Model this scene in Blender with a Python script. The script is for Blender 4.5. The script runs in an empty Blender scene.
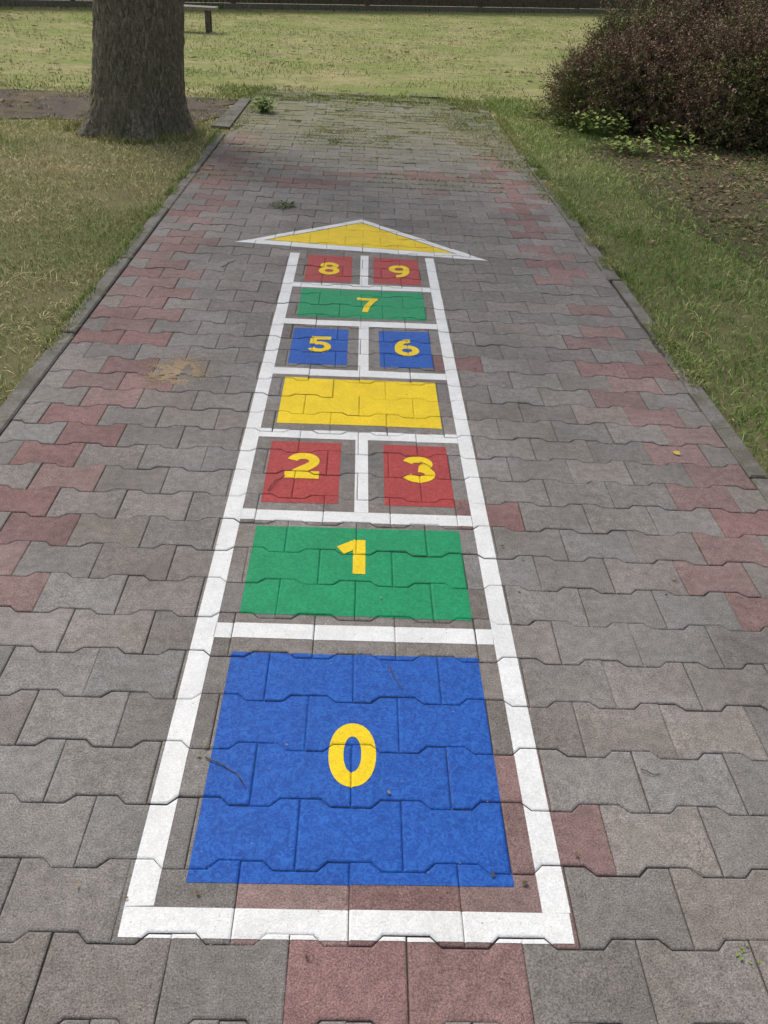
import bpy, math, random
import numpy as np
from mathutils import Vector, Matrix, noise as mnoise
random.seed(7); rng=np.random.default_rng(7)
S=bpy.context.scene
COL=S.collection
# ------------------------------------------------------------------ camera
P_,PSI,RHO,H=0.58771,0.04692,0.05801,1.41621
F=Vector((math.sin(PSI)*math.cos(P_),math.cos(PSI)*math.cos(P_),-math.sin(P_)))
R0=Vector((math.cos(PSI),-math.sin(PSI),0)); U0=R0.cross(F)
R=math.cos(RHO)*R0+math.sin(RHO)*U0; U=-math.sin(RHO)*R0+math.cos(RHO)*U0
cd=bpy.data.cameras.new("camera"); cam=bpy.data.objects.new("camera",cd); COL.objects.link(cam)
cd.sensor_fit='VERTICAL'; cd.sensor_height=24; cd.sensor_width=18; cd.lens=850/1024*24; cd.clip_end=600; cd.clip_start=.02
M=Matrix(((R.x,U.x,-F.x,0),(R.y,U.y,-F.y,0),(R.z,U.z,-F.z,H),(0,0,0,1)))
cam.matrix_world=M; S.camera=cam
def G(x,y,z=0.0):
    "survey helper: ground position of a point measured in the photograph"
    d=F*850+R*(x-384)-U*(y-512); t=(H-z)/-d.z
    return (d.x*t,d.y*t)
# ------------------------------------------------------------------ helpers
WL={}
def finish(o,parent=None,origin=(0,0,0)):
    COL.objects.link(o); o0=Vector(origin)
    if parent is not None:
        o.parent=parent; o.location=o0-WL[parent.name]
    else: o.location=o0
    WL[o.name]=o0
    return o
def tag(o,label=None,category=None,kind=None,group=None):
    if label:o["label"]=label
    if category:o["category"]=category
    if kind:o["kind"]=kind
    if group:o["group"]=group
    return o
def empty(name,origin,parent=None):
    e=bpy.data.objects.new(name,None); e.empty_display_size=.1
    return finish(e,parent,origin)
def mk(name,V,Fc,mat,parent=None,origin=(0,0,0),smooth=False,cols=None):
    V=np.asarray(V,dtype=float).reshape(-1,3)-np.array(origin,dtype=float)
    me=bpy.data.meshes.new(name); me.from_pydata(V.tolist(),[],[list(f) for f in Fc])
    if mat: me.materials.append(mat)
    if smooth: me.polygons.foreach_set("use_smooth",[True]*len(me.polygons))
    if cols is not None:
        a=me.color_attributes.new("Col",'FLOAT_COLOR','POINT')
        c=np.ones((len(V),4)); c[:,:3]=np.asarray(cols); a.data.foreach_set("color",c.ravel())
    me.update()
    return finish(bpy.data.objects.new(name,me),parent,origin)
def mkfast(name,V,loops,tot,mat,parent=None,origin=(0,0,0),cols=None,smooth=False):
    V=np.asarray(V,dtype=np.float32).reshape(-1,3)-np.array(origin,dtype=np.float32)
    me=bpy.data.meshes.new(name)
    me.vertices.add(len(V)); me.vertices.foreach_set("co",V.ravel())
    me.loops.add(len(loops)); me.loops.foreach_set("vertex_index",np.asarray(loops,dtype=np.int32))
    tot=np.asarray(tot,dtype=np.int32); st=np.concatenate([[0],np.cumsum(tot)[:-1]]).astype(np.int32)
    me.polygons.add(len(tot)); me.polygons.foreach_set("loop_start",st); me.polygons.foreach_set("loop_total",tot)
    if smooth: me.polygons.foreach_set("use_smooth",np.ones(len(tot),dtype=bool))
    me.materials.append(mat)
    if cols is not None:
        a=me.color_attributes.new("Col",'FLOAT_COLOR','POINT')
        c=np.ones((len(V),4),dtype=np.float32); c[:,:3]=cols; a.data.foreach_set("color",c.ravel())
    me.update(calc_edges=True); me.validate()
    return finish(bpy.data.objects.new(name,me),parent,origin)
def vnoise(x,y,sc,seed=0):
    g=np.random.default_rng(seed).random((128,128))
    x=np.asarray(x)*sc+37.3; y=np.asarray(y)*sc+51.7
    xi=np.floor(x).astype(int); yi=np.floor(y).astype(int); fx=x-xi; fy=y-yi
    fx=fx*fx*(3-2*fx); fy=fy*fy*(3-2*fy)
    a=g[xi%128,yi%128];b=g[(xi+1)%128,yi%128];c=g[xi%128,(yi+1)%128];d=g[(xi+1)%128,(yi+1)%128]
    return (a*(1-fx)+b*fx)*(1-fy)+(c*(1-fx)+d*fx)*fy
# ------------------------------------------------------------------ materials
class NT:
    def __init__(s,name,rough=.85,spec=.3):
        s.m=bpy.data.materials.new(name); s.m.use_nodes=True; s.t=s.m.node_tree; s.n=s.t.nodes
        s.b=s.n["Principled BSDF"]; s.b.inputs["Roughness"].default_value=rough
        s.b.inputs["Specular IOR Level"].default_value=spec
        s.tc=s.n.new("ShaderNodeNewGeometry")
    def L(s,a,b): s.t.links.new(a,b)
    def noise(s,sc,det=4,rough=.6,dist=0,vec=None):
        k=s.n.new("ShaderNodeTexNoise"); k.inputs["Detail"].default_value=det; k.inputs["Roughness"].default_value=rough; k.inputs["Distortion"].default_value=dist
        k.inputs["Scale"].default_value=sc
        s.L(vec if vec is not None else s.tc.outputs["Position"],k.inputs["Vector"])
        return k.outputs["Fac"]
    def ramp(s,fac,a,b,c0=(0,0,0),c1=(1,1,1)):
        r=s.n.new("ShaderNodeValToRGB"); e=r.color_ramp.elements
        if a>b: a,b,c0,c1=b,a,c1,c0
        e[0].position=a; e[1].position=b; e[0].color=(*c0,1); e[1].color=(*c1,1); s.L(fac,r.inputs[0]); return r.outputs[0]
    def mix(s,fac,a,b,mode='MIX'):
        k=s.n.new("ShaderNodeMix"); k.data_type='RGBA'; k.blend_type=mode
        for i,v in ((0,fac),(6,a),(7,b)):
            if isinstance(v,(int,float)): k.inputs[i].default_value=v
            elif isinstance(v,tuple): k.inputs[i].default_value=(*v,1)
            else: s.L(v,k.inputs[i])
        return k.outputs[2]
    def math(s,op,a,b=0.0,clamp=False):
        k=s.n.new("ShaderNodeMath"); k.operation=op; k.use_clamp=clamp
        for i,v in ((0,a),(1,b)):
            if isinstance(v,(int,float)): k.inputs[i].default_value=v
            else: s.L(v,k.inputs[i])
        return k.outputs[0]
    def attr(s,nm="Col"):
        k=s.n.new("ShaderNodeVertexColor"); k.layer_name=nm; return k.outputs[0]
    def sep(s):
        k=s.n.new("ShaderNodeSeparateXYZ"); s.L(s.tc.outputs["Position"],k.inputs[0]); return k.outputs
    def bump(s,h,st,dist=.002):
        k=s.n.new("ShaderNodeBump"); k.inputs["Strength"].default_value=st; k.inputs["Distance"].default_value=dist
        s.L(h,k.inputs["Height"]); s.L(k.outputs[0],s.b.inputs["Normal"])
    def out(s,c):
        if isinstance(c,tuple): s.b.inputs["Base Color"].default_value=(*c,1)
        else: s.L(c,s.b.inputs["Base Color"])
        return s.m
def m_paver():
    k=NT("concrete_paver",.85,.25)
    fine=k.noise(300,2,.75); mid=k.noise(38,3,.65); low=k.noise(2.3,4,.7)
    c=k.mix(1.0,k.attr(),k.ramp(fine,.3,.70,(.52,.52,.52),(1.5,1.49,1.48)),'MULTIPLY')
    c=k.mix(1.0,c,k.ramp(mid,.3,.7,(.80,.795,.785),(1.18,1.18,1.18)),'MULTIPLY')
    c=k.mix(1.0,c,k.ramp(low,.32,.68,(.76,.745,.72),(1.14,1.14,1.14)),'MULTIPLY')
    st=k.noise(450,1,.5)
    c=k.mix(k.math('MULTIPLY',k.ramp(st,.65,.72),.4),c,(.46,.44,.41))
    c=k.mix(k.math('MULTIPLY',k.ramp(st,.28,.34,(1,1,1),(0,0,0)),.5),c,(.05,.045,.04))
    x,y,z=k.sep()[0:3]
    far=k.math('MULTIPLY',k.math('SUBTRACT',y,5.9),.30,True)
    mo=k.ramp(k.noise(3.2,5,.78,.3),.40,.55)
    c=k.mix(k.math('MULTIPLY',k.math('MULTIPLY',far,mo),.8),c,(.15,.15,.06))
    k.bump(k.math('ADD',k.math('MULTIPLY',fine,.8),mid),.7,.004)
    return k.out(c)
def m_paint(name,col,var=.1,worn=.3,alt=None):
    k=NT(name,.6,.22)
    n=k.noise(75,4,.7,1.5); f=k.noise(300,2,.75); low=k.noise(9,3,.6)
    lo=tuple(max(0,v*(1-var)) for v in col); hi=alt if alt else tuple(min(1,v*(1+var)+.004) for v in col)
    c=k.mix(k.ramp(n,.42,.60),lo,hi)
    c=k.mix(1.0,c,k.ramp(low,.3,.7,(.90,.90,.90),(1.05,1.05,1.05)),'MULTIPLY')
    c=k.mix(1.0,c,k.ramp(f,.3,.65,(.84,.84,.84),(1.05,1.05,1.05)),'MULTIPLY')
    sp=k.ramp(k.noise(260,2,.6),.66,.74)
    c=k.mix(k.math('MULTIPLY',sp,worn),c,(.09,.08,.075))
    k.bump(k.math('ADD',k.math('MULTIPLY',f,.8),k.noise(38,3,.65)),.6,.0032)
    return k.out(c)
PAV=m_paver()
WHITE=m_paint("white_road_paint",(.80,.80,.785),.05,.45)
BLUE=m_paint("blue_road_paint",(.008,.080,.41),.14,.35,(.020,.13,.50))
GREEN=m_paint("green_road_paint",(.004,.28,.11),.12,.3,(.012,.33,.135))
RED=m_paint("red_road_paint",(.39,.045,.045),.12,.4,(.46,.07,.065))
YEL=m_paint("yellow_road_paint",(.88,.62,.008),.06,.35)
def m_joint():
    k=NT("joint_sand",.95,.1)
    n=k.noise(120,3,.7); x,y,z=k.sep()[0:3]
    c=k.ramp(n,.3,.7,(.06,.052,.042),(.15,.13,.105))
    far=k.math('MULTIPLY',k.math('SUBTRACT',y,5.0),.3,True)
    g=k.ramp(k.noise(4,4,.6),.4,.6)
    c=k.mix(k.math('MULTIPLY',far,g),c,(.09,.105,.033))
    k.bump(n,.6,.004); return k.out(c)
def m_kerb(name,g=1.0):
    k=NT(name,.9,.2)
    n=k.noise(130,3,.75); l=k.noise(5,5,.75)
    c=k.ramp(n,.3,.7,(.16*g,.15*g,.135*g),(.32*g,.305*g,.28*g))
    c=k.mix(k.math('MULTIPLY',k.ramp(l,.42,.60),.7),c,(.12*g,.108*g,.075*g))
    k.bump(n,.8,.006); return k.out(c)
def m_ground():
    k=NT("lawn_soil",.97,.1)
    a=k.noise(.7,5,.68); b=k.noise(5,5,.7); c_=k.noise(90,3,.7); d=k.noise(1.7,4,.7)
    c=k.ramp(b,.3,.7,(.27,.245,.115),(.44,.39,.20))
    c=k.mix(k.ramp(a,.34,.58),c,k.ramp(b,.3,.7,(.165,.20,.06),(.28,.31,.105)))
    c=k.mix(k.math('MULTIPLY',k.ramp(d,.56,.68),.6),c,(.22,.175,.115))
    c=k.mix(1.0,c,k.ramp(c_,.25,.75,(.8,.8,.8),(1.15,1.15,1.15)),'MULTIPLY')
    x,y,z=k.sep()[0:3]
    near=k.math('SUBTRACT',1.0,k.math('MULTIPLY',k.math('SUBTRACT',y,7.0),.3,True))
    c=k.mix(k.math('MULTIPLY',near,.7),c,(.145,.125,.072))  # far meadow paler than near ground: its sunlit look is put into the colour
    k.bump(k.math('ADD',b,c_),.7,.02); return k.out(c)
def m_simple(name,c0,c1,sc=60,rough=.9,b=.5,bd=.004,det=3):
    k=NT(name,rough,.2); n=k.noise(sc,det,.7)
    k.bump(n,b,bd); return k.out(k.ramp(n,.3,.7,c0,c1))
def m_attr(name,rough=.7,spec=.2):
    k=NT(name,rough,spec); return k.out(k.attr())
GR=m_attr("grass_blade",.7,.15); LEAF=m_attr("leaf",.6,.2); DRY=m_attr("dry_leaf",.85,.1)
# ------------------------------------------------------------------ paving
X0,X1=-1.172,1.325; Y0=0.8011; RP=0.1393; J0=-0.081; A=.0095
NMIN,NMAX=-10,72
def offset(poly,d):
    n=len(poly); out=[]
    for i in range(n):
        p0=np.array(poly[i-1]);p1=np.array(poly[i]);p2=np.array(poly[(i+1)%n])
        e1=p1-p0;e2=p2-p1;e1/=np.linalg.norm(e1)+1e-12;e2/=np.linalg.norm(e2)+1e-12
        n1=np.array([-e1[1],e1[0]]);n2=np.array([-e2[1],e2[0]])
        m=n1+n2; den=1+n1@n2
        out.append(tuple(p1+m*d/max(den,.3)))
    return out
def clipx(poly,x,keep_gt):
    out=[]
    for i in range(len(poly)):
        a=poly[i-1];b=poly[i]
        ia=(a[0]>=x)==keep_gt; ib=(b[0]>=x)==keep_gt
        if ia!=ib:
            t=(x-a[0])/(b[0]-a[0]); out.append((x,a[1]+(b[1]-a[1])*t))
        if ib: out.append(b)
    return out
pinkset=set()
def colrow(u,v):
    n=math.floor((v-Y0)/RP); off=J0+(.1 if n%2==0 else 0.0)
    return n,math.floor((u-off)/.2)
for (x,y) in [(345,985),(468,985),(293,905),(405,905),(518,905),(525,830),(585,845),(512,775),(507,518),(470,370),
    (20,592),(38,527),(28,500),(65,477),(8,556),(100,437),(78,410),(125,393),(95,375),(140,375),(15,545),(60,462),
    (670,458),(700,480),(698,505),(740,530),(735,557),(748,583),(750,615),(650,420),(622,388),(632,405),(690,440),(660,372),(640,355)]:
    pinkset.add(colrow(*G(x,y)))
PV=[];PF=[];PC=[];blocks=[]
for n in range(NMIN,NMAX):
    off=J0+(.1 if n%2==0 else 0.0)
    yb=Y0+n*RP; yt=yb+RP
    k0=math.floor((X0-off)/.2); k1=math.ceil((X1-off)/.2)
    for k in range(k0,k1):
        xc=off+.2*k+.1; yc=(yb+yt)/2
        h=RP/2
        if n>=65 and random.random()<(n-64)*.12: continue
        if n>=60 and xc>1.0 and random.random()<.5: continue
        o=[(-.1,-h-A),(-.0598,-h-A),(-.0402,-h+A),(.0402,-h+A),(.0598,-h-A),(.1,-h-A),(.1,h+A),(.0598,h+A),(.0402,h-A),(-.0402,h-A),(-.0598,h+A),(-.1,h+A)]
        far=max(0,min(1,(yc-6)/3))
        ja=random.gauss(0,.004)*(1+far); dx=random.gauss(0,.0005)*(1+far); dy=random.gauss(0,.0005)*(1+far)
        full=True
        P=[(xc+p[0],yc+p[1]) for p in o]
        if xc-.1<X0-1e-4: P=clipx(P,X0,True); full=False
        if P and xc+.1>X1+1e-4: P=clipx(P,X1,False); full=False
        if len(P)<3 or max(p[0] for p in P)-min(p[0] for p in P)<.028: continue
        if full: P=[(xc+dx+(p[0]-xc)-ja*(p[1]-yc),yc+dy+(p[1]-yc)+ja*(p[0]-xc)) for p in P]
        z0=random.gauss(0,.0007)*(1+1.5*far); ax=random.gauss(0,.007)*(1+far); ay=random.gauss(0,.006)*(1+far)
        Z=lambda p,dz:(p[0],p[1],z0+ax*(p[0]-xc)+ay*(p[1]-yc)+dz)
        g=random.uniform(.0005,.0012)
        q1=offset(P,g); q2=offset(P,g+.0015); q3=offset(P,g+.0042)
        ring=[[Z(p,-.010) for p in q1],[Z(p,-.0024) for p in q1],[Z(p,-.0009) for p in q2],[Z(p,0) for p in q3]]
        m=len(P); b0=len(PV)
        for r_ in ring: PV+=r_
        for r_ in range(3):
            for i in range(m):
                j=(i+1)%m; PF.append((b0+r_*m+i,b0+r_*m+j,b0+(r_+1)*m+j,b0+(r_+1)*m+i))
        t=b0+3*m
        if full:
            tops=[[0,1,2,9,10,11],[2,3,8,9],[3,4,5,6,7,8]]
            for tt in tops: PF.append([t+i for i in tt])
            bl=[[ring[3][i] for i in tt] for tt in tops]
            for r_ in (1,2):
                for i in range(m):
                    j=(i+1)%m; bl.append([ring[r_][i],ring[r_][j],ring[r_+1][j],ring[r_+1][i]])
            if .6<yc<5.8: blocks.append((xc,yc,bl))
        else: PF.append([t+i for i in range(m)])
        pink=(n,k) in pinkset
        if 11<=n<52:
            if (.93<xc<1.2 or -1.12<xc<-.8): pink=pink or random.random()<.74
            if n in (38,39,41,42): pink=pink or random.random()<.45
        v=random.gauss(1,.07)
        if pink: 
            q=random.uniform(0,.85); c=((.245*(1-q)+.240*q)*v,(.144*(1-q)+.178*q)*v,(.138*(1-q)+.166*q)*v)
        else:
            w=random.gauss(0,.004); c=((.226+w)*v,.208*v,(.195-w*.5)*v)
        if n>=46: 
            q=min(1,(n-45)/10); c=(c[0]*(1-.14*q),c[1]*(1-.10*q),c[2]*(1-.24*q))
        PC+= [c]*(4*m)
pave=mk("pavement",PV,PF,PAV,cols=PC); tag(pave,"grey and pink interlocking concrete block path","pavement",kind="structure")
mk_j=mk("pavement_joint_bed",[(X0-.002,Y0+NMIN*RP,-.0050),(X1+.002,Y0+NMIN*RP,-.0050),(X1+.002,Y0+65*RP+.01,-.0050),(X0-.002,Y0+66*RP+.01,-.0050)],[(0,1,2,3)],m_joint())
tag(mk_j,"dark sand and moss in the joints between paving blocks","sand",kind="structure")
# ------------------------------------------------------------------ paint
def clip_poly(sub,clip):
    out=sub
    n=len(clip)
    for i in range(n):
        ax_,ay_=clip[i]; bx,by=clip[(i+1)%n]; ex,ey=bx-ax_,by-ay_
        inp=out; out=[]
        if not inp: return out
        ds=[ex*(p[1]-ay_)-ey*(p[0]-ax_) for p in inp]
        for j in range(len(inp)):
            a=inp[j-1];b=inp[j];da=ds[j-1];db=ds[j]
            if (da>=0)!=(db>=0):
                t=da/(da-db); out.append(tuple(a[k_]+(b[k_]-a[k_])*t for k_ in range(3)))
            if db>=0: out.append(b)
    return out
def ccw(P):
    a=sum(P[i-1][0]*P[i][1]-P[i][0]*P[i-1][1] for i in range(len(P)))
    return P if a>0 else P[::-1]
def paint(name,shapes,mat,parent,origin,dz=.0008,bed=None):
    V=[];Fc=[]
    for s in shapes:
        d=dz; extra=0.0
        if isinstance(s,tuple) and isinstance(s[1],float) and not isinstance(s[0],float): s,extra=s; d=dz+extra
        s=ccw(list(s)); x0=min(p[0] for p in s);x1=max(p[0] for p in s);y0=min(p[1] for p in s);y1=max(p[1] for p in s)
        if bed is not None:
            b=len(V); V+=[(p[0],p[1],bed+extra*.6) for p in s]; Fc.append(list(range(b,b+len(s))))
        for xc,yc,bl in blocks:
            if xc+.11<x0 or xc-.11>x1 or yc+.095<y0 or yc-.095>y1: continue
            for f in bl:
                c=clip_poly(f,s)
                if len(c)<3: continue
                area=abs(sum(c[i-1][0]*c[i][1]-c[i][0]*c[i-1][1] for i in range(len(c))))
                if area<2e-8: continue
                b=len(V); V+=[(p[0],p[1],p[2]+d) for p in c]; Fc.append(list(range(b,b+len(c))))
    return mk(name,V,Fc,mat,parent,origin)
yy=lambda n:Y0+RP*n
def rect(a,b,n0,n1):
    j=lambda:random.gauss(0,.0012)
    return [(a+j(),yy(n0)+j()),(b+j(),yy(n0)+j()),(b+j(),yy(n1)+j()),(a+j(),yy(n1)+j())]
hop=empty("hopscotch_marking",(.02,yy(14),0)); tag(hop,"painted hopscotch court with numbers 0 to 9 on block paving","hopscotch")
UL,UR,UA,UB=-.3723,.4103,-.272,.318; LW=.049; DC=.031
W=[]
top=27.55
W.append(rect(UL,UR,0,.40)); 
W.append(rect(UL,UL+LW,.40,top)); W.append(rect(UR-LW,UR,.40,top))
for a,b in ((5.39,5.79),(9.04,9.44),(12.66,13.08),(16.3,16.74),(20.1,20.55),(23.62,24.1)): W.append(rect(UL+LW,UR-LW,a,b))
for a,b in ((9.44,12.66),(16.74,20.1),(24.1,top)): W.append(rect(DC-.021,DC+.021,a,b))
paint("white_outline",W,WHITE,hop,(.02,yy(0),0))
tL=G(235,242);tR=G(488,261);ap=G(362,219.5)
def inset_tri(T,ds):
    T=ccw(T); n=3; L=[]
    for i in range(3):
        a=np.array(T[i]);b=np.array(T[(i+1)%3]);e=(b-a)/np.linalg.norm(b-a);nn=np.array([-e[1],e[0]]); L.append((a+nn*ds[i],e))
    out=[]
    for i in range(3):
        p,e=L[i-1];q,f=L[i]; t=np.linalg.solve(np.array([e,-f]).T,q-p); out.append(tuple(p+e*t[0]))
    return T,out
T,I=inset_tri([tL,tR,ap],[.078,.050,.050])
arr=empty("arrow_head",((tL[0]+tR[0])/2,tL[1],0),hop)
paint("arrow_outline",[[T[i],T[(i+1)%3],I[(i+1)%3],I[i]] for i in range(3)],WHITE,arr,(T[0][0],T[0][1],0),.0012)
_,I2=inset_tri(I,[.006,.008,.008])
paint("arrow_fill",[I2],YEL,arr,(I2[0][0],I2[0][1],0),.0008,-.0034)
def arc(cx,cy,rx,ry,a0,a1,n=12):
    return [(cx+rx*math.cos(math.radians(a0+(a1-a0)*i/n)),cy+ry*math.sin(math.radians(a0+(a1-a0)*i/n))) for i in range(n+1)]
def sup(cx,cy,rx,ry,n,p=.92):
    o=[]
    for i in range(n+1):
        a=2*math.pi*i/n; c,s=math.cos(a),math.sin(a)
        o.append((cx+rx*math.copysign(abs(c)**p,c),cy+ry*math.copysign(abs(s)**p,s)))
    return o
DG={ # strokes in a 1 x 1.5 box (centre lines)
'0':[(sup(.5,.75,.34,.57,36),True)],
'1':[([(.62,0),(.62,1.5)],False),([(.0,1.0),(.50,1.30)],False)],
'2':[(arc(.5,.98,.33,.32,170,-30,12)+[(.68,.68),(.42,.42),(.24,.22)],False),([(.0,.19),(1.0,.19)],False)],
'3':[(arc(.46,1.07,.31,.25,165,-85,12)[:-1],False),(arc(.46,.48,.35,.29,88,-165,14),False)],
'5':[([(.94,1.34),(.10,1.34)],False),([(.2,1.34),(.17,.80)],False),(arc(.46,.50,.37,.35,125,-160,14),False)],
'6':[(arc(.5,.48,.35,.33,0,360,20),True),(arc(.58,.66,.43,.68,80,185,8),False)],
'7':[([(.02,1.34),(.98,1.34)],False),([(.84,1.34),(.66,1.0),(.48,.55),(.40,0)],False)],
'8':[(arc(.5,1.08,.30,.27,0,360,18),True),(arc(.5,.47,.35,.32,0,360,20),True)],
'9':[(arc(.5,1.02,.35,.33,0,360,20),True),(arc(.42,.84,.43,.68,260,365,8),False)],
}
def digit(ch,u0,u1,n0,n1,parent,tw=.34):
    sx=u1-u0; sy=(yy(n1)-yy(n0))/1.5; t=tw*sx
    sh=[]
    for si,(pts,closed) in enumerate(DG[ch]):
        P=[np.array((u0+p[0]*sx,yy(n0)+p[1]*sy)) for p in pts]
        n=len(P)
        if closed: P=P[:-1]; n-=1
        Lf=[];Rt=[]
        for i in range(n):
            a=P[i-1] if (closed or i>0) else P[i]; b=P[(i+1)%n] if (closed or i<n-1) else P[i]
            e=(b-a)/np.linalg.norm(b-a); nn=np.array([-e[1],e[0]*1.2])*t/2
            Lf.append(tuple(P[i]+nn));Rt.append(tuple(P[i]-nn))
        for i in range(n if closed else n-1):
            j=(i+1)%n; q=[Lf[i],Lf[j],Rt[j],Rt[i]]
            sh.append((q,.00035*si))
    names=dict(zip("0123456789",["zero","one","two","three","four","five","six","seven","eight","nine"]))
    return paint("number_"+names[ch],sh,YEL,parent,((u0+u1)/2,yy((n0+n1)/2),0),.0017,-.0024)
def field(name,a,b,n0,n1,mat,dig=None):
    o=paint(name,[rect(a,b,n0,n1)],mat,hop,((a+b)/2,yy((n0+n1)/2),0),bed=-.0034)
    if dig: digit(dig[0],*dig[1:5],o,*(dig[5:]))
    return o
field("blue_square",UA,UB,.735,5.03,BLUE,('0',-.031,.070,2.26,3.50,.31))
field("green_square",UA,UB,6.03,8.84,GREEN,('1',-.026,.060,7.28,8.42,.40))
field("red_square",UA,-.0396,9.75,12.45,RED,('2',-.215,-.105,10.75,11.92,.31))
field("red_square",.101,UB,9.75,12.45,RED,('3',.164,.273,10.72,11.92,.31))
field("yellow_square",UA,UB-.004,13.4,16.1,YEL)
field("blue_square",UA,-.036,17.08,19.8,BLUE,('5',-.200,-.102,17.92,19.15,.29))
field("blue_square",.099,UB,17.08,19.8,BLUE,('6',.162,.268,17.92,19.15,.28))
field("green_square",UA,UB,20.8,23.5,GREEN,('7',-.005,.098,21.4,22.75,.27))
field("red_square",UA,-.034,24.3,27.35,RED,('8',-.207,-.097,25.05,26.5,.28))
field("red_square",.078,UB,24.3,27.35,RED,('9',.156,.268,25.05,26.5,.28))
# ------------------------------------------------------------------ edging
def edging(name,xa,xb,y0,y1,tilt=0):
    V=[];Fc=[];y=y0
    while y<y1:
        l=min(1.0,y1-y); dz=random.gauss(.005,.003); dx=random.gauss(0,.004)
        a,b=xa+dx,xb+min(dx,.003); g=.004; c=.006
        ys=[y+g,y+g+c,y+l-g-c,y+l-g]
        b0=len(V)
        for (p,q,z) in ((a,b,-.05),(a,b,dz-c),):
            V+=[(p,ys[0],z),(q,ys[0],z),(q,ys[3],z),(p,ys[3],z)]
        V+=[(a+c,ys[1],dz),(b-c,ys[1],dz),(b-c,ys[2],dz),(a+c,ys[2],dz)]
        for r_ in (0,4):
            for i in range(4):
                j=(i+1)%4; Fc.append((b0+r_+i,b0+r_+j,b0+r_+4+j,b0+r_+4+i))
        Fc.append((b0+8,b0+9,b0+10,b0+11)); y+=l
    o=mk(name,V,Fc,KB); tag(o,"weathered concrete edging strip along the block path","kerb",kind="structure"); return o
KB=m_kerb("edging_concrete",.92); KD=m_kerb("slab_concrete",.65)
edging("path_edging",X0-.072,X0-.005,-.6,7.9)
edging("path_edging",X1+.005,X1+.072,-.6,7.6)
q=[(-1.36,8.25),(-1.19,8.22),(-1.19,9.9),(-1.29,9.9)]
V=[(x,y,-.03) for x,y in q]+[(x,y,.002) for x,y in q]
mk_s=mk("concrete_slab",V,[(4,5,6,7),(0,1,5,4),(1,2,6,5),(2,3,7,6),(3,0,4,7)],KD); tag(mk_s,"worn concrete slab strip at the side path junction","slab",kind="structure")
# ------------------------------------------------------------------ ground
def sheet(name,x0,x1,y0,y1,z,nx,ny,mat,wob=0):
    V=[];Fc=[]
    for j in range(ny+1):
        for i in range(nx+1):
            V.append((x0+(x1-x0)*i/nx,y0+(y1-y0)*j/ny,z))
    for j in range(ny):
        for i in range(nx):
            p=j*(nx+1)+i; Fc.append((p,p+1,p+nx+2,p+nx+1))
    return mk(name,V,Fc,mat)
g=sheet("ground",-150,150,-60,250,-.022,10,10,m_ground()); tag(g,"dry patchy lawn soil","ground",kind="structure")
def blob_outline(pts,z,name,mat,lab,cat,amp=.2,sub=16,seed=1):
    n=len(pts); C=np.mean(np.array(pts),0); V=[(C[0],C[1],z)]
    for i in range(n):
        a=np.array(pts[i]);b=np.array(pts[(i+1)%n])
        for s in range(sub):
            p=a+(b-a)*s/sub; e=(p-C); L=np.linalg.norm(e)
            w=float(vnoise(p[0],p[1],1.5,seed)*.6+vnoise(p[0],p[1],5,seed+1)*.4-.5)*2*amp
            p=p+e/L*w; V.append((p[0],p[1],z))
    m=len(V)-1
    o=mk(name,V,[(0,1+i,1+(i+1)%m) for i in range(m)],mat); tag(o,lab,cat,kind="structure"); return o
def m_asph():
    k=NT("worn_dirt_path",.95,.1); n=k.noise(70,3,.7); l=k.noise(1.6,5,.75); l2=k.noise(5,5,.75)
    c=k.ramp(n,.3,.7,(.10,.083,.072),(.19,.16,.14)); c=k.mix(k.ramp(l,.46,.60),c,k.ramp(n,.3,.7,(.14,.115,.065),(.25,.21,.12)))
    c=k.mix(k.math('MULTIPLY',k.ramp(l2,.50,.62),.7),c,(.085,.062,.045))
    k.bump(k.math('ADD',n,l2),.9,.03); return k.out(c)
blob_outline([(-14,6.9),(-8,7.4),(-5,7.9),(-2.6,8.3),(-1.40,8.35),(-1.25,9.2),(-1.3,9.9),(-3.2,9.9),(-5,9.8),(-8,9.4),(-14,9.0)],-.014,"side_path",m_asph(),"grey worn side path with dirt and leaves","path",.24,30,4)
def m_bed():
    k=NT("bare_soil",.97,.1); n=k.noise(60,4,.75); l=k.noise(3,4,.7)
    c=k.ramp(n,.3,.7,(.065,.049,.034),(.165,.13,.09)); c=k.mix(k.ramp(l,.42,.60),c,(.11,.11,.048))
    k.bump(n,1,.02); return k.out(c)
blob_outline([(1.98,10.3),(1.95,9.4),(1.95,8.6),(1.98,7.6),(2.05,6.7),(2.1,5.9),(2.2,5.2),(2.25,4.4),(2.4,3.7),(3.0,3.2),(7,3.2),(9,12),(5,14),(3,12.5)],-.016,"planting_bed",m_bed(),"bare brown soil under the shrubs","soil",.2,14,8)
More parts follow.
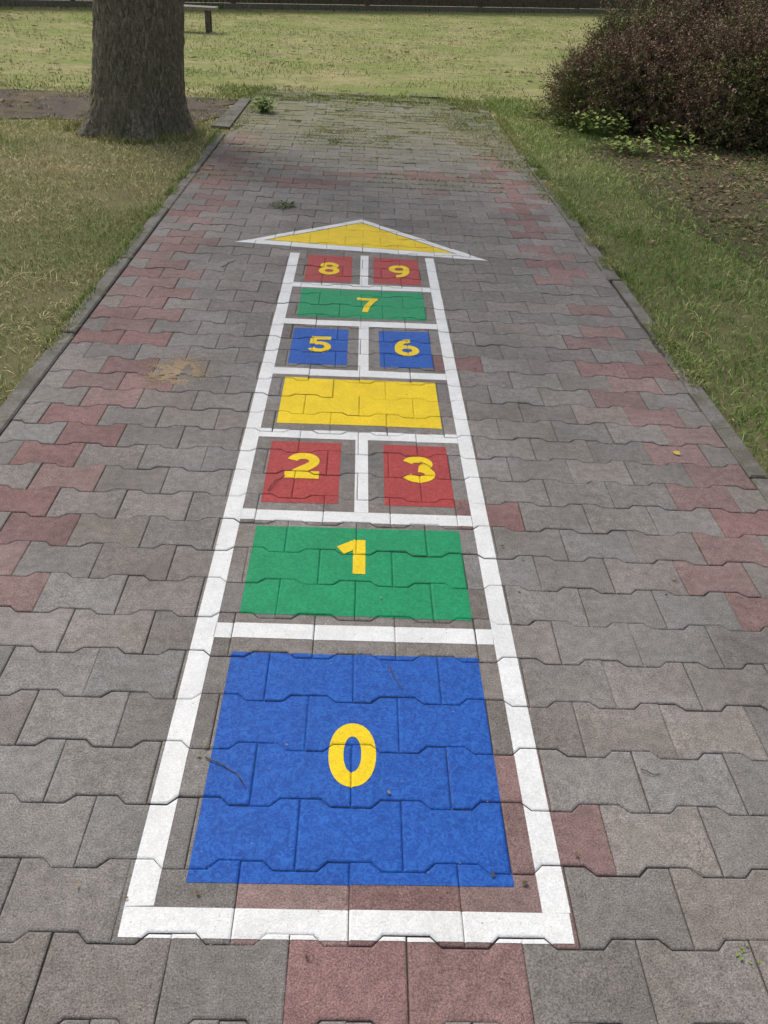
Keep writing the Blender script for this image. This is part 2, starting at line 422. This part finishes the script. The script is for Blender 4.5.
# ------------------------------------------------------------------ grass
def blades(name,X,Y,h,w,col,z=-.02,lean=.5,lab="",cat="grass",mat=None,kind="stuff"):
    N=len(X); th=rng.random(N)*2*np.pi; ld=rng.random(N)*2*np.pi; le=np.abs(rng.normal(0,lean,N))
    cx,cy=np.cos(th)*w/2,np.sin(th)*w/2; lx,ly=np.cos(ld)*le*h,np.sin(ld)*le*h
    V=np.zeros((N,5,3),dtype=np.float32)
    V[:,0]=np.stack([X-cx,Y-cy,np.full(N,z)],1);V[:,1]=np.stack([X+cx,Y+cy,np.full(N,z)],1)
    mz=z+h*.55; mx=X+lx*.35; my=Y+ly*.35
    V[:,2]=np.stack([mx+cx*.8,my+cy*.8,mz],1);V[:,3]=np.stack([mx-cx*.8,my-cy*.8,mz],1)
    V[:,4]=np.stack([X+lx,Y+ly,z+h/np.sqrt(1+le*le*.5)],1)
    b=(np.arange(N)*5)[:,None]
    loops=np.concatenate([b+np.array([[0,1,2,3]]),b+np.array([[3,2,4]])],1).ravel()
    tot=np.tile([4,3],N)
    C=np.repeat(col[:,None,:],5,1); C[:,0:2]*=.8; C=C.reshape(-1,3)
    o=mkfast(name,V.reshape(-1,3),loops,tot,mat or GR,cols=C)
    tag(o,lab,cat,kind=kind); return o
def gcol(X,Y,dry,seed=3,gain=1.0):
    N=len(X)
    gre=np.array([.18,.235,.06]); gre2=np.array([.29,.345,.105]); st=np.array([.60,.51,.28]); br=np.array([.36,.28,.165])
    t=rng.random(N)[:,None]; c=gre*(1-t)+gre2*t
    p=np.clip(dry+ (vnoise(X,Y,1.6,seed)-.5)*.9+(vnoise(X,Y,.35,seed+1)-.5)*.6,0.03,.97)
    m=(rng.random(N)<p)[:,None]; s=st*(.7+.6*rng.random(N)[:,None]); 
    m2=(rng.random(N)<.22)[:,None]
    return (gain*np.where(m,np.where(m2,br,s),c)).astype(np.float32)
def scatter(N,x0,x1,y0,y1,cond,power=1.0):
    X=x0+(x1-x0)*rng.random(N); Y=y0+(y1-y0)*rng.random(N)**power
    m=cond(X,Y); return X[m],Y[m]
TX,TY=-1.95,7.95
def c_left(X,Y):
    d=np.hypot(X-TX,Y-TY)
    return (X<X0-.08)&(Y<8.2+.45*vnoise(X,Y,3,9)+(X+1.2)*.10)&(d>.41)&(vnoise(X,Y,2.2,5)*.45+vnoise(X,Y,7,6)*.4+vnoise(X,Y,19,8)*.15+.25*(rng.random(len(X))-.3)>.34)
X,Y=scatter(150000,-5.2,X0-.06,1.2,8.7,c_left)
h=.010+.030*rng.random(len(X))**1.4*(.5+1.1*vnoise(X,Y,4,7)) 
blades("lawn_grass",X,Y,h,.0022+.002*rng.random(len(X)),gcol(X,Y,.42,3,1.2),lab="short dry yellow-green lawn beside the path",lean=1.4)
def soilw(X,Y):
    edge=2.0+.12*np.clip(7.5-Y,0,5)+.40*(vnoise(X,Y,1.6,11)-.5)+.25*(vnoise(X,Y,6,14)-.5)
    return np.clip((X-edge)/.40,0,1)
def soilmask(X,Y): return (soilw(X,Y)>.4)&(Y>3.2)
def c_right(X,Y):
    w=soilw(X,Y); keep=1-w*(.94-.42*np.clip((5.6-Y)/2,0,1)-.30*(vnoise(X,Y,4,13)>.6))
    return (X>X1+.075)&(Y<11.5)&(rng.random(len(X))<keep)&(vnoise(X,Y,2.5,15)*.5+vnoise(X,Y,8,16)*.35+vnoise(X,Y,19,18)*.15+.25*(rng.random(len(X))-.3)>.28)
X,Y=scatter(140000,X1+.06,4.6,1.2,11.0,c_right)
h=(.012+.038*rng.random(len(X))**1.4)*(.6+.9*vnoise(X,Y,4,17))
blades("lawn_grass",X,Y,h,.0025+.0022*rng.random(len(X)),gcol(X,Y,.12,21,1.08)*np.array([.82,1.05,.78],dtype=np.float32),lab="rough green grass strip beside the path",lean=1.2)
def c_far(X,Y):
    inpath=(X>X0)&(X<X1)&(Y<10.4)
    return ((Y>10.1)&(~inpath)|((Y>9.5+.7*vnoise(X,Y,2,77))&(X<-1.3)))&~((X>2)&(Y<13)&(X<7))&(Y<25.4+.65*X)&(vnoise(X,Y,1.2,78)*.6+vnoise(X,Y,4,79)*.4+.3*(rng.random(len(X))-.5)>.38)
X,Y=scatter(130000,-14,14,9.4,32,c_far,1.5)
h=(.008+.028*rng.random(len(X)))*(.5+1.2*vnoise(X,Y,1.1,75)) 
blades("meadow_grass",X,Y,h,.006+.006*rng.random(len(X)),gcol(X,Y,.32,31,1.05),lab="sparse dry meadow grass beyond the path",lean=1.5)
X,Y=scatter(12000,-6,-1.2,7.9,10.2,lambda X,Y:(vnoise(X,Y,2.5,33)*.6+vnoise(X,Y,8,34)*.4>.50)&(np.hypot(X-TX,Y-TY)>.42))
blades("side_path_weeds",X,Y,.008+.025*rng.random(len(X)),.004+.004*rng.random(len(X)),gcol(X,Y,.5,35,.9),z=-.012,lab="weeds and dry grass on the worn side path",lean=1.2)
def c_base(X,Y):
    d=np.hypot(X-TX,Y-TY); return (d>.36)&(d<.60)&(vnoise(X,Y,6,37)>.35)
X,Y=scatter(14000,TX-.6,TX+.6,TY-.6,TY+.6,c_base)
blades("tree_base_grass",X,Y,.015+.06*rng.random(len(X))**1.7,.003+.002*rng.random(len(X)),gcol(X,Y,.45,38,.9),lab="longer grass around the foot of the tree",lean=.9)
def c_over(X,Y):
    e=np.minimum(X-X0,X1-X); n=vnoise(X,Y,3.0,41)*.55+vnoise(X,Y,9,42)*.45
    right=(X>.6)
    lim=np.where(right,.04+.46*np.clip((Y-6.0)/3,0,1),.01+.22*np.clip((Y-7.2)/3,0,1))
    edge=(e<lim*(.1+1.8*n**1.3))
    bias=.05*np.clip(X+.4,0,1)
    patch=(Y>6.2)&(n>.57-bias-.14*np.clip((Y-6.8)/3,0,1))
    fr=(Y>7.6)&(n>.74-bias-.24*np.clip((Y-7.8)/2.4,0,1))
    fy=((Y-Y0)/RP)%1.0
    jt=(np.abs(fy-.5)>.34)
    return ((edge)|((patch)&jt)|fr)&(rng.random(len(X))<np.where(Y<9.6,1,.7))
X,Y=scatter(200000,X0,X1,6.0,10.6,c_over)
h=.005+.018*rng.random(len(X))**2
blades("joint_weeds",X,Y,h,.003+.003*rng.random(len(X)),gcol(X,Y,.30,51,.95),z=-.006,lab="grass and moss growing from the joints of the path",lean=1.3)
# weedy transition spreading past the end of the paving
def c_tr(X,Y):
    d=np.hypot(np.maximum(0,np.maximum(X0-X,X-X1))/.9,np.maximum(0,np.abs(Y-10.4)-.15)/.8)
    n=vnoise(X,Y,1.8,55)*.6+vnoise(X,Y,6,56)*.4
    return rng.random(len(X))<np.clip(1.15*n-d*.75,0,1)**1.6*1.5
X,Y=scatter(60000,X0-1.3,X1+1.0,9.3,12.0,c_tr)
blades("joint_weeds",X,Y,.010+.035*rng.random(len(X))**1.5,.004+.004*rng.random(len(X)),gcol(X,Y,.34,57,1.0),z=-.012,lab="ragged grass creeping over the end of the paving",lean=1.2)
def c_fr(X,Y): return (vnoise(X,Y,5,61)>.5-.25*np.clip((Y-5.5)/2,0,1))
X,Y=scatter(7000,X0-.10,X0-.045,1.2,8,c_fr); X2,Y2=scatter(22000,X1+.015,X1+.11,1.2,9.5,c_fr)
X=np.concatenate([X,X2]);Y=np.concatenate([Y,Y2])
blades("edge_grass",X,Y,.012+.035*rng.random(len(X)),.0028+.001*rng.random(len(X)),gcol(X,Y,.25,71,1.05),z=-.006,lab="grass tufts leaning over the concrete edging",lean=1.3)
# ------------------------------------------------------------------ leaves
def leafquads(P,size,tiltmax,col,name,mat,lab=None,cat=None,parent=None,origin=(0,0,0),kind=None,flat=False,dirs=None,wd=.32):
    N=len(P); az=rng.random(N)*2*np.pi
    if dirs is None:
        ti=(rng.random(N)-.5)*2*tiltmax
        u=np.stack([np.cos(az)*np.cos(ti),np.sin(az)*np.cos(ti),np.sin(ti)],1)
    else: u=dirs
    r=rng.normal(0,1,(N,3)); 
    if flat: r=np.stack([-np.sin(az),np.cos(az),rng.normal(0,.25,N)],1)
    v=r-(r*u).sum(1)[:,None]*u; v/=np.linalg.norm(v,axis=1)[:,None]+1e-9
    n=np.cross(u,v); s=size[:,None]
    V=np.zeros((N,6,3))
    V[:,0]=P; V[:,1]=P+s*(u*.35+v*wd+n*.06);V[:,2]=P+s*(u*.75+v*wd*.7+n*.05);V[:,3]=P+s*u; V[:,4]=P+s*(u*.75-v*wd*.7+n*.05);V[:,5]=P+s*(u*.35-v*wd+n*.06)
    b=(np.arange(N)*6)[:,None]
    loops=np.concatenate([b+np.array([[0,1,2,3]]),b+np.array([[0,3,4,5]])],1).ravel(); tot=np.tile([4,4],N)
    o=mkfast(name,V.reshape(-1,3),loops,tot,mat,parent,origin,cols=np.repeat(col,6,0))
    if lab: tag(o,lab,cat,kind=kind)
    return o
def brown(N):
    t=rng.random(N)[:,None]; k=rng.random(N)[:,None]
    return (np.array([.15,.095,.055])*(1-t)+np.array([.36,.26,.15])*t)*(.5+.7*k)
X,Y=scatter(12000,1.6,5.0,3.2,10.5,lambda X,Y:(soilmask(X,Y)|(rng.random(len(X))<.15))&(vnoise(X,Y,2,81)+.5*rng.random(len(X))+.06*np.clip(Y-6,-2,2)>.62))
leafquads(np.stack([X,Y,np.full(len(X),-.010)+.012*rng.random(len(X))],1),.018+.030*rng.random(len(X)),.4,brown(len(X))*.9,"leaf_litter",DRY,"brown fallen leaves on the soil under the shrubs","leaves",kind="stuff",flat=True)
X,Y=scatter(2200,-8,9,8.3,22,lambda X,Y:((np.abs(X)>1.4)|(Y>10.7))&(vnoise(X,Y,.6,83)>.42))
leafquads(np.stack([X,Y,np.full(len(X),.004)+.015*rng.random(len(X))],1),.03+.09*rng.random(len(X))**2,.25,brown(len(X))*.85,"leaf_litter",DRY,"scattered dry leaves over the lawn","leaves",kind="stuff",flat=True)
# ------------------------------------------------------------------ tree
def m_bark():
    k=NT("bark",.95,.15); mp=k.n.new("ShaderNodeMapping"); mp.inputs["Scale"].default_value=(1,1,.32); k.L(k.tc.outputs["Position"],mp.inputs[0])
    n=k.noise(48,5,.76,.9,vec=mp.outputs[0]); f=k.noise(110,3,.8); l=k.noise(4,5,.7)
    c=k.ramp(n,.37,.58,(.10,.086,.062),(.36,.315,.24)); c=k.mix(k.math('MULTIPLY',k.ramp(l,.42,.62),.45),c,(.22,.215,.135))
    c=k.mix(1.0,c,k.ramp(f,.3,.7,(.6,.6,.6),(1.35,1.35,1.35)),'MULTIPLY')
    k.bump(k.math('ADD',k.ramp(n,.36,.60),k.math('MULTIPLY',f,.6)),.9,.012); return k.out(c)
BARK=m_bark()
def limb_mesh(path,radii,seg,flare=None,amp=.02):
    V=[];Fc=[]
    for i,(p,r) in enumerate(zip(path,radii)):
        for s in range(seg):
            a=2*math.pi*s/seg; rr=r
            if flare: rr=flare(p[2],a,r)
            q=Vector((math.cos(a)*18*r,math.sin(a)*18*r,p[2]*4.0))
            d=1-abs(mnoise.noise(q*1.9))*2
            rr+= -amp*max(0,d-.35)*1.3 + amp*.5*mnoise.noise(q*3.1+Vector((9,0,0)))
            V.append((p[0]+math.cos(a)*rr,p[1]+math.sin(a)*rr,p[2]))
    n=len(path)
    for i in range(n-1):
        for s in range(seg):
            t=(s+1)%seg; Fc.append((i*seg+s,i*seg+t,(i+1)*seg+t,(i+1)*seg+s))
    Fc.append([ (n-1)*seg+s for s in range(seg)])
    return V,Fc
tree=empty("tree",(TX,TY,0)); tag(tree,"thick old tree trunk with furrowed bark in the lawn","tree")
def flare(z,a,r):
    f=math.exp(-max(z,0)/.14); f2=math.exp(-max(z,0)/.5); return r*(1+.05*f+.07*f2+f*.26*max(0,math.sin(5*a+1.1))*1.1+.04*math.sin(3*a+.4)+.12*f*max(0,math.cos(a-3.4)))
zs=np.concatenate([np.linspace(-.06,1.3,160),np.linspace(1.35,4.2,60)])
path=[(TX+.10*min(z,2)+.02*z,TY+.01*z,z) for z in zs]; rad=[.366-.014*max(z,0) for z in zs]
V,Fc=limb_mesh(path,rad,220,flare,.013)
mk("trunk",V,Fc,BARK,tree,(TX,TY,0),smooth=True)
crownP=[]
LV=[];LF=[]
tt=Vector((path[-1][0],path[-1][1],4.15))
for i in range(7):
    a=i*2*math.pi/7+random.uniform(-.3,.3); L=random.uniform(1.9,2.6); up=random.uniform(.6,1.3)
    p=[];r=[]
    for s in range(9):
        t=s/8; p.append((tt.x+math.cos(a)*L*t,tt.y+math.sin(a)*L*t,tt.z-.4+up*L*t+ .25*math.sin(t*3+i))); r.append(.15*(1-t)**.8+.012)
        if s>3: crownP.append(p[-1])
    v,f=limb_mesh(p,r,10,None,.008); b=len(LV); LV+=v; LF+=[[b+q for q in ff] for ff in f]
mk("limbs",LV,LF,BARK,tree,(TX,TY,4),smooth=True)
cp=np.array(crownP); NL=4000; idx=rng.integers(0,len(cp),NL); PP=cp[idx]+rng.normal(0,.5,(NL,3))
t=rng.random(NL)[:,None]; cc=np.array([.03,.06,.012])*(1-t)+np.array([.09,.14,.035])*t
leafquads(PP,.09+.06*rng.random(NL),1.2,cc,"crown",LEAF,parent=tree,origin=(TX,TY,6))
# ------------------------------------------------------------------ shrubs
TW=m_simple("twig_bark",(.05,.036,.026),(.16,.12,.09),80)
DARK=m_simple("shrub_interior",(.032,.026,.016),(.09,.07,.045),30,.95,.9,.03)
def shrub(cx,cy,rx,ry,hh,lab,redness,seed,nsh=1500,stems=True):
    r=np.random.default_rng(seed)
    e=empty("shrub",(cx,cy,0)); tag(e,lab,"shrub",group="dense shrubs beside the path")
    def lump(D):
        return .60+.76*(vnoise(D[:,0]*1.3+cx,D[:,1]*1.3+D[:,2]*1.1,1.9,seed)*.6+vnoise(D[:,0]*3+cx,D[:,1]*3+D[:,2]*2.5,1.6,seed+9)*.4)
    V=[];Fc=[];n1,n2=20,44
    Dm=[]
    for i in range(n1+1):
        ph=math.pi/2*i/n1
        for j in range(n2):
            a=2*math.pi*j/n2; Dm.append((math.cos(a)*math.cos(ph),math.sin(a)*math.cos(ph),math.sin(ph)))
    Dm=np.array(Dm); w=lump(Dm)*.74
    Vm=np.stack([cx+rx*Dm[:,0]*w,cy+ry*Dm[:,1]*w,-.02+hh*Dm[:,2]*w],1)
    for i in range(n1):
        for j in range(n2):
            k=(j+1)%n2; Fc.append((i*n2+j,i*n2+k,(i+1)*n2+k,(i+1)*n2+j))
    mk("dark_core",Vm,Fc,DARK,e,(cx,cy,0),smooth=True)  # added dark core behind the leaves, blocks see-through; inner shade in its colour
    a=r.random(nsh)*2*np.pi; u=r.random(nsh); ph=np.arcsin(np.clip(u,0,1))*.98
    D=np.stack([np.cos(a)*np.cos(ph),np.sin(a)*np.cos(ph),np.sin(ph)],1)
    bump=lump(D)*(.66+.28*r.random(nsh)**.8)
    start=np.stack([cx+rx*D[:,0]*bump,cy+ry*D[:,1]*bump,np.maximum(.02,hh*D[:,2]*bump)],1)
    dr=D*np.array([.95,.95,.6])+np.array([0,0,.5])+r.normal(0,.4,(nsh,3)); dr/=np.linalg.norm(dr,axis=1)[:,None]
    ln=.09+.16*r.random(nsh)+.16*(r.random(nsh)<.09)
    K=24; ts=np.linspace(.02,1,K)
    P=start[:,None,:]+dr[:,None,:]*ln[:,None,None]*ts[None,:,None]
    P[:,:,2]-= (ts**2)[None,:]*.05*r.random(nsh)[:,None]
    P=P.reshape(-1,3)+r.normal(0,.009,(nsh*K,3)); N=len(P)
    dd=np.repeat(dr,K,0)*.7+r.normal(0,.65,(N,3)); dd/=np.linalg.norm(dd,axis=1)[:,None]
    zone=vnoise(start[:,0],start[:,1]+start[:,2],2.2,seed+5)
    shc=np.repeat(r.random(nsh)<np.clip(redness+(zone-.5)*1.8,0,1),K)[:,None]; t=r.random(N)[:,None]; tip=np.tile(ts,nsh)[:,None]
    sv=np.repeat(.65+.75*r.random(nsh),K)[:,None]
    red=np.array([.175,.115,.078])*(1-t)+np.array([.30,.205,.135])*t
    grn=np.array([.11,.118,.042])*(1-t)+np.array([.21,.21,.08])*t
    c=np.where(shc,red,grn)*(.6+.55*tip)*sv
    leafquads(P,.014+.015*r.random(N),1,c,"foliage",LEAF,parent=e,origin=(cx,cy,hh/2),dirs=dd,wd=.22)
    if not stems: return e
    V=[];Fc=[]
    for i in range(0,nsh,4):
        s=start[i];t_=start[i]+dr[i]*ln[i]*1.05; b=len(V); w=.0022
        sd=np.array([dr[i][1],-dr[i][0],0]); sd/=np.linalg.norm(sd)+1e-9; s2=np.cross(dr[i],sd)
        for q,ww in ((s,w),(t_,w*.4)):
            V+=[tuple(q+sd*ww),tuple(q-sd*ww*.5+s2*ww*.8),tuple(q-sd*ww*.5-s2*ww*.8)]
        Fc+=[(b,b+1,b+4,b+3),(b+1,b+2,b+5,b+4),(b+2,b,b+3,b+5)]
    mk("stems",V,Fc,TW,e,(cx,cy,.2))
    return e
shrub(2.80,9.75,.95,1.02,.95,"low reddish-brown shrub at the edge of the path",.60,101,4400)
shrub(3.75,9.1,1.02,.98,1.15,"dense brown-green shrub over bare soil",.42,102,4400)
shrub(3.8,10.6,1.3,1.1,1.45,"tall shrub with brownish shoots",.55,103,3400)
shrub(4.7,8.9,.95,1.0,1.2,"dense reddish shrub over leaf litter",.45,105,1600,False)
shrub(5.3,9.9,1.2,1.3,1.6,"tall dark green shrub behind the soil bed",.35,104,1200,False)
def weed(x,y,hh,n,sz,spread,lab,seed,col=((.12,.2,.03),(.26,.36,.07))):
    r=np.random.default_rng(seed); e=empty("weed_plant",(x,y,0)); tag(e,lab,"weed",group="small weeds growing beside and on the path")
    P=[];V=[];Fc=[]
    for i in range(n):
        a=r.random()*6.28; d=spread*math.sqrt(r.random()); z=hh*(.25+.75*r.random())*(1-.4*d/spread)
        p=(x+math.cos(a)*d,y+math.sin(a)*d,z); P.append(p)
        b0=len(V); s=(x+math.cos(a)*d*.2,y+math.sin(a)*d*.2,-.02); w=.0016 if hh>.05 else .0006
        V+=[(s[0]-w,s[1],s[2]),(s[0]+w,s[1],s[2]),(p[0]+w*.5,p[1],p[2]),(p[0]-w*.5,p[1],p[2]),(s[0],s[1]+w,s[2]),(p[0],p[1]+w*.5,p[2])]
        Fc+=[(b0,b0+1,b0+2,b0+3),(b0+1,b0+4,b0+5,b0+2)]
    N=len(P); t=r.random(N)[:,None]; c=np.array(col[0])*(1-t)+np.array(col[1])*t
    leafquads(np.array(P),sz*(.6+.7*r.random(N)),.5,c,"leaves",LEAF,parent=e,origin=(x,y,hh/2),flat=True)
    mk("stems",V,Fc,GR2,e,(x,y,0))
GR2=m_simple("green_stem",(.07,.11,.03),(.15,.2,.06),80)
for i,(px,py,hh,n,sz,sp) in enumerate([(602,136,.28,150,.05,.22),(640,154,.14,80,.045,.24),(668,148,.24,90,.045,.26),(618,150,.14,80,.045,.22),(560,124,.12,70,.035,.18),(584,132,.22,110,.045,.20),(690,160,.10,45,.04,.25)]):
    x,y=G(px,py); weed(x,y,hh,n,sz,sp,"small yellow-green leafy weed beside the shrub",200+i,((.10,.155,.025),(.24,.31,.065)))
x,y=G(283,206); weed(x,y,.022,110,.022,.085,"flat dark green weed growing from a paving joint",220,((.07,.10,.03),(.15,.17,.07)))
x,y=G(264,112); weed(x,y,.16,130,.045,.10,"green weed tuft at the edge of the paving",221)
x,y=G(748,955); weed(x,y,.008,9,.009,.02,"tiny green weed in a paving joint",222)
# ------------------------------------------------------------------ fence
WOOD=m_simple("weathered_board",(.06,.05,.035),(.16,.13,.09),12,.9)
PLI=m_simple("plinth_concrete",(.12,.105,.085),(.24,.21,.17),20,.9)
fdir=np.array([1,.65]);fdir/=np.linalg.norm(fdir);fn=np.array([-fdir[1],fdir[0]])
fp=np.array([0,25.6])
fe=empty("fence",(0,25.6,0)); tag(fe,"dark weathered board fence on a low concrete base","fence")
def obox(p0,p1,z0,z1,th,V,Fc):
    b=len(V)
    for z in (z0,z1):
        for (p,s) in ((p0,-1),(p1,-1),(p1,1),(p0,1)):
            q=p+fn*th/2*s; V.append((q[0],q[1],z))
    Fc+=[(b,b+1,b+5,b+4),(b+1,b+2,b+6,b+5),(b+2,b+3,b+7,b+6),(b+3,b,b+4,b+7),(b+4,b+5,b+6,b+7)]
V=[];Fc=[];s=-20.0
while s<24:
    w=random.uniform(.12,.15); obox(fp+fdir*s,fp+fdir*(s+w-.012),.1,1.7+random.uniform(-.01,.01),.022,V,Fc); s+=w
mk("boards",V,Fc,WOOD,fe,(0,25.6,.2))
V=[];Fc=[];obox(fp+fdir*-20,fp+fdir*24,-.05,.09,.14,V,Fc); mk("plinth",V,Fc,PLI,fe,(0,25.6,0))
for i in range(12):
    V=[];Fc=[]; s=-19+i*3.8; o=fp+fn*.09; obox(o+fdir*s,o+fdir*(s+.1),-.05,1.75,.1,V,Fc); q=o+fdir*s
    mk("post",V,Fc,WOOD,fe,(q[0],q[1],0))
X,Y=scatter(16000,-17,19,12,38,lambda X,Y:np.abs(Y-(25.15+.65*X))<.5*(.1+vnoise(X,Y,1.2,91)))
blades("fence_undergrowth",X,Y,.06+.22*rng.random(len(X)),.012+.012*rng.random(len(X)),gcol(X,Y,.3,93,.45),lab="dark weeds along the foot of the fence",lean=.6)
# ------------------------------------------------------------------ bench
bx,by=-2.78,17.3
be=empty("bench",(bx-.8,by,0)); tag(be,"simple grey wooden bench on the meadow","bench")
def box(x0,x1,y0,y1,z0,z1,V,Fc,c=.006):
    b=len(V)
    for (ins,z) in ((0,z0),(0,z1-c),(c,z1)):
        V+=[(x0+ins,y0+ins,z),(x1-ins,y0+ins,z),(x1-ins,y1-ins,z),(x0+ins,y1-ins,z)]
    Fc.append((b+3,b+2,b+1,b))
    for r_ in (0,4):
        for i in range(4):
            j=(i+1)%4; Fc.append((b+r_+i,b+r_+j,b+r_+4+j,b+r_+4+i))
    Fc.append((b+8,b+9,b+10,b+11))
BW=m_simple("bench_wood",(.17,.15,.12),(.36,.33,.28),25,.85)
BL=m_simple("bench_leg_wood",(.09,.075,.06),(.19,.16,.13),25,.85)
SH=.37
V=[];Fc=[]
for i in range(3): box(bx-1.75,bx+.16,by-.2+i*.135,by-.2+i*.135+.12,SH-.05,SH,V,Fc)
mk("seat",V,Fc,BW,be,(bx-.8,by,SH))
for xx in (bx,bx-1.6):
    V=[];Fc=[]; box(xx-.035,xx+.035,by-.16,by-.09,-.03,SH-.055,V,Fc); box(xx-.035,xx+.035,by+.09,by+.16,-.03,SH-.055,V,Fc); box(xx-.03,xx+.03,by-.088,by+.088,SH-.13,SH-.07,V,Fc)
    mk("leg",V,Fc,BL,be,(xx,by,0))
# ------------------------------------------------------------------ twigs, leaves, sand
def twig(pts,w,lab,seed):
    r=random.Random(seed); path=[G(*p) for p in pts]; V=[];Fc=[]
    P=[]
    for i in range(len(path)-1):
        for s in range(4):
            t=s/4; P.append((path[i][0]*(1-t)+path[i+1][0]*t+r.gauss(0,.0006),path[i][1]*(1-t)+path[i+1][1]*t+r.gauss(0,.0006)))
    P.append(path[-1]); n=len(P)
    for i,(x,y) in enumerate(P):
        a=np.array(P[max(0,i-1)]);b=np.array(P[min(n-1,i+1)]);e=(b-a)/(np.linalg.norm(b-a)+1e-9);nn=np.array([-e[1],e[0]]); ww=w*(1-.5*i/n)
        zc=.0035+ww+.002*math.sin(i*.7)
        for k in range(6):
            an=k*math.pi/3; V.append((x+nn[0]*ww*math.cos(an),y+nn[1]*ww*math.cos(an),zc+ww*math.sin(an)))
    for i in range(n-1):
        for k in range(6):
            l=(k+1)%6; Fc.append((i*6+k,i*6+l,i*6+6+l,i*6+6+k))
    Fc+=[[5,4,3,2,1,0],[(n-1)*6+k for k in range(6)]]
    o=mk("fallen_twig",V,Fc,TW,None,(P[0][0],P[0][1],0)); tag(o,lab,"twig",group="fallen twigs on the path")
twig([(205,759),(222,766),(237,775),(246,789)],.0016,"thin curved twig lying on blue paint",1)
twig([(389,668),(394,678),(403,690)],.0014,"short thin twig lying on blue paint",2)
twig([(268,492),(275,482),(285,476)],.0018,"dry twig lying on red paint",3)
twig([(420,463),(432,469)],.0012,"small dry twig lying on red paint",4)
twig([(222,268),(236,261)],.002,"small dark twig on grey paving",5)
twig([(640,770),(652,776),(660,774)],.0013,"thin dry twig on grey paving",6)
def one_leaf(px,py,sz,c,lab):
    x,y=G(px,py)
    o=leafquads(np.array([[x,y,.006]]),np.array([sz]),.1,np.array([c]),"fallen_leaf",DRY,flat=True,origin=(x,y,0)); tag(o,lab,"leaf",group="fallen leaves on the path")
one_leaf(680,456,.03,(.6,.42,.1),"small ochre leaf on pink paving")
for i in range(40):
    px=random.uniform(30,740); py=random.uniform(180,1000)
    u,v=G(px,py)
    if not(X0+.05<u<X1-.05): continue
    one_leaf(px,py,random.uniform(.005,.012)*(1+v*.12),random.choice([(.16,.11,.06),(.3,.23,.13),(.09,.07,.05)]),"tiny dry leaf fragment on the path")
def grains(name,sx,sy,rr,z,cs,lab,cat):
    N=len(sx); V=np.zeros((N,4,3))
    for k,(a,b,c) in enumerate([(1,0,0),(-.5,.87,0),(-.5,-.87,0),(0,0,.6)]): V[:,k]=np.stack([sx+rr*a,sy+rr*b,z+rr*c],1)
    b=(np.arange(N)*4)[:,None]; loops=(b+np.array([[0,1,3,1,2,3,2,0,3]])).ravel()
    o=mkfast(name,V.reshape(-1,3),loops,np.full(N*3,3),DRY,cols=np.repeat(cs,4,0)); tag(o,lab,cat,kind="stuff")
x,y=G(176,372); N=11000
sx=x+rng.normal(0,.05,N); sy=y+rng.normal(0,.06,N); m=vnoise(sx,sy,22,5)*.6+vnoise(sx,sy,60,6)*.4+.2*(rng.random(N)-.5)>.43; sx=sx[m];sy=sy[m];N=len(sx)
grains("spilled_sand",sx,sy,.0014+.0016*rng.random(N),.0005+.0012*rng.random(N),np.array([.50,.38,.25])*(.7+.5*rng.random(N)[:,None]),"small patch of spilled yellow sand on the paving","sand")
N=6000; sx=X0+(X1-X0)*rng.random(N); sy=.6+6.5*rng.random(N)**1.3
grains("path_grit",sx,sy,.0009+.0014*rng.random(N)**3,np.full(N,.0012),np.array([.26,.21,.16])*(.4+1.2*rng.random(N)[:,None]),"fine grit and crumbs on the paving","grit")
# ------------------------------------------------------------------ light
w=bpy.data.worlds.new("World"); S.world=w; w.use_nodes=True; nt=w.node_tree
sk=nt.nodes.new("ShaderNodeTexSky"); sk.sky_type='NISHITA'; sk.sun_disc=False
EL,AZ=math.radians(50),math.radians(-35)   # azimuth from +Y clockwise
sk.sun_elevation=EL; sk.sun_rotation=AZ; sk.air_density=1.0; sk.dust_density=4
hs=nt.nodes.new("ShaderNodeHueSaturation"); hs.inputs["Saturation"].default_value=.55
bg=nt.nodes["Background"]; bg.inputs[1].default_value=.15
nt.links.new(sk.outputs[0],hs.inputs["Color"]); nt.links.new(hs.outputs[0],bg.inputs[0])
sl=bpy.data.lights.new("sun",'SUN'); sl.energy=2.15; sl.angle=math.radians(20); sl.color=(1,.96,.90)
so=bpy.data.objects.new("sun",sl); COL.objects.link(so)
d=Vector((math.sin(AZ)*math.cos(EL),math.cos(AZ)*math.cos(EL),math.sin(EL)))
so.rotation_euler=d.to_track_quat('Z','Y').to_euler(); so.location=(0,0,20)
S.view_settings.view_transform='Standard'; S.view_settings.look='None'; S.view_settings.exposure=0
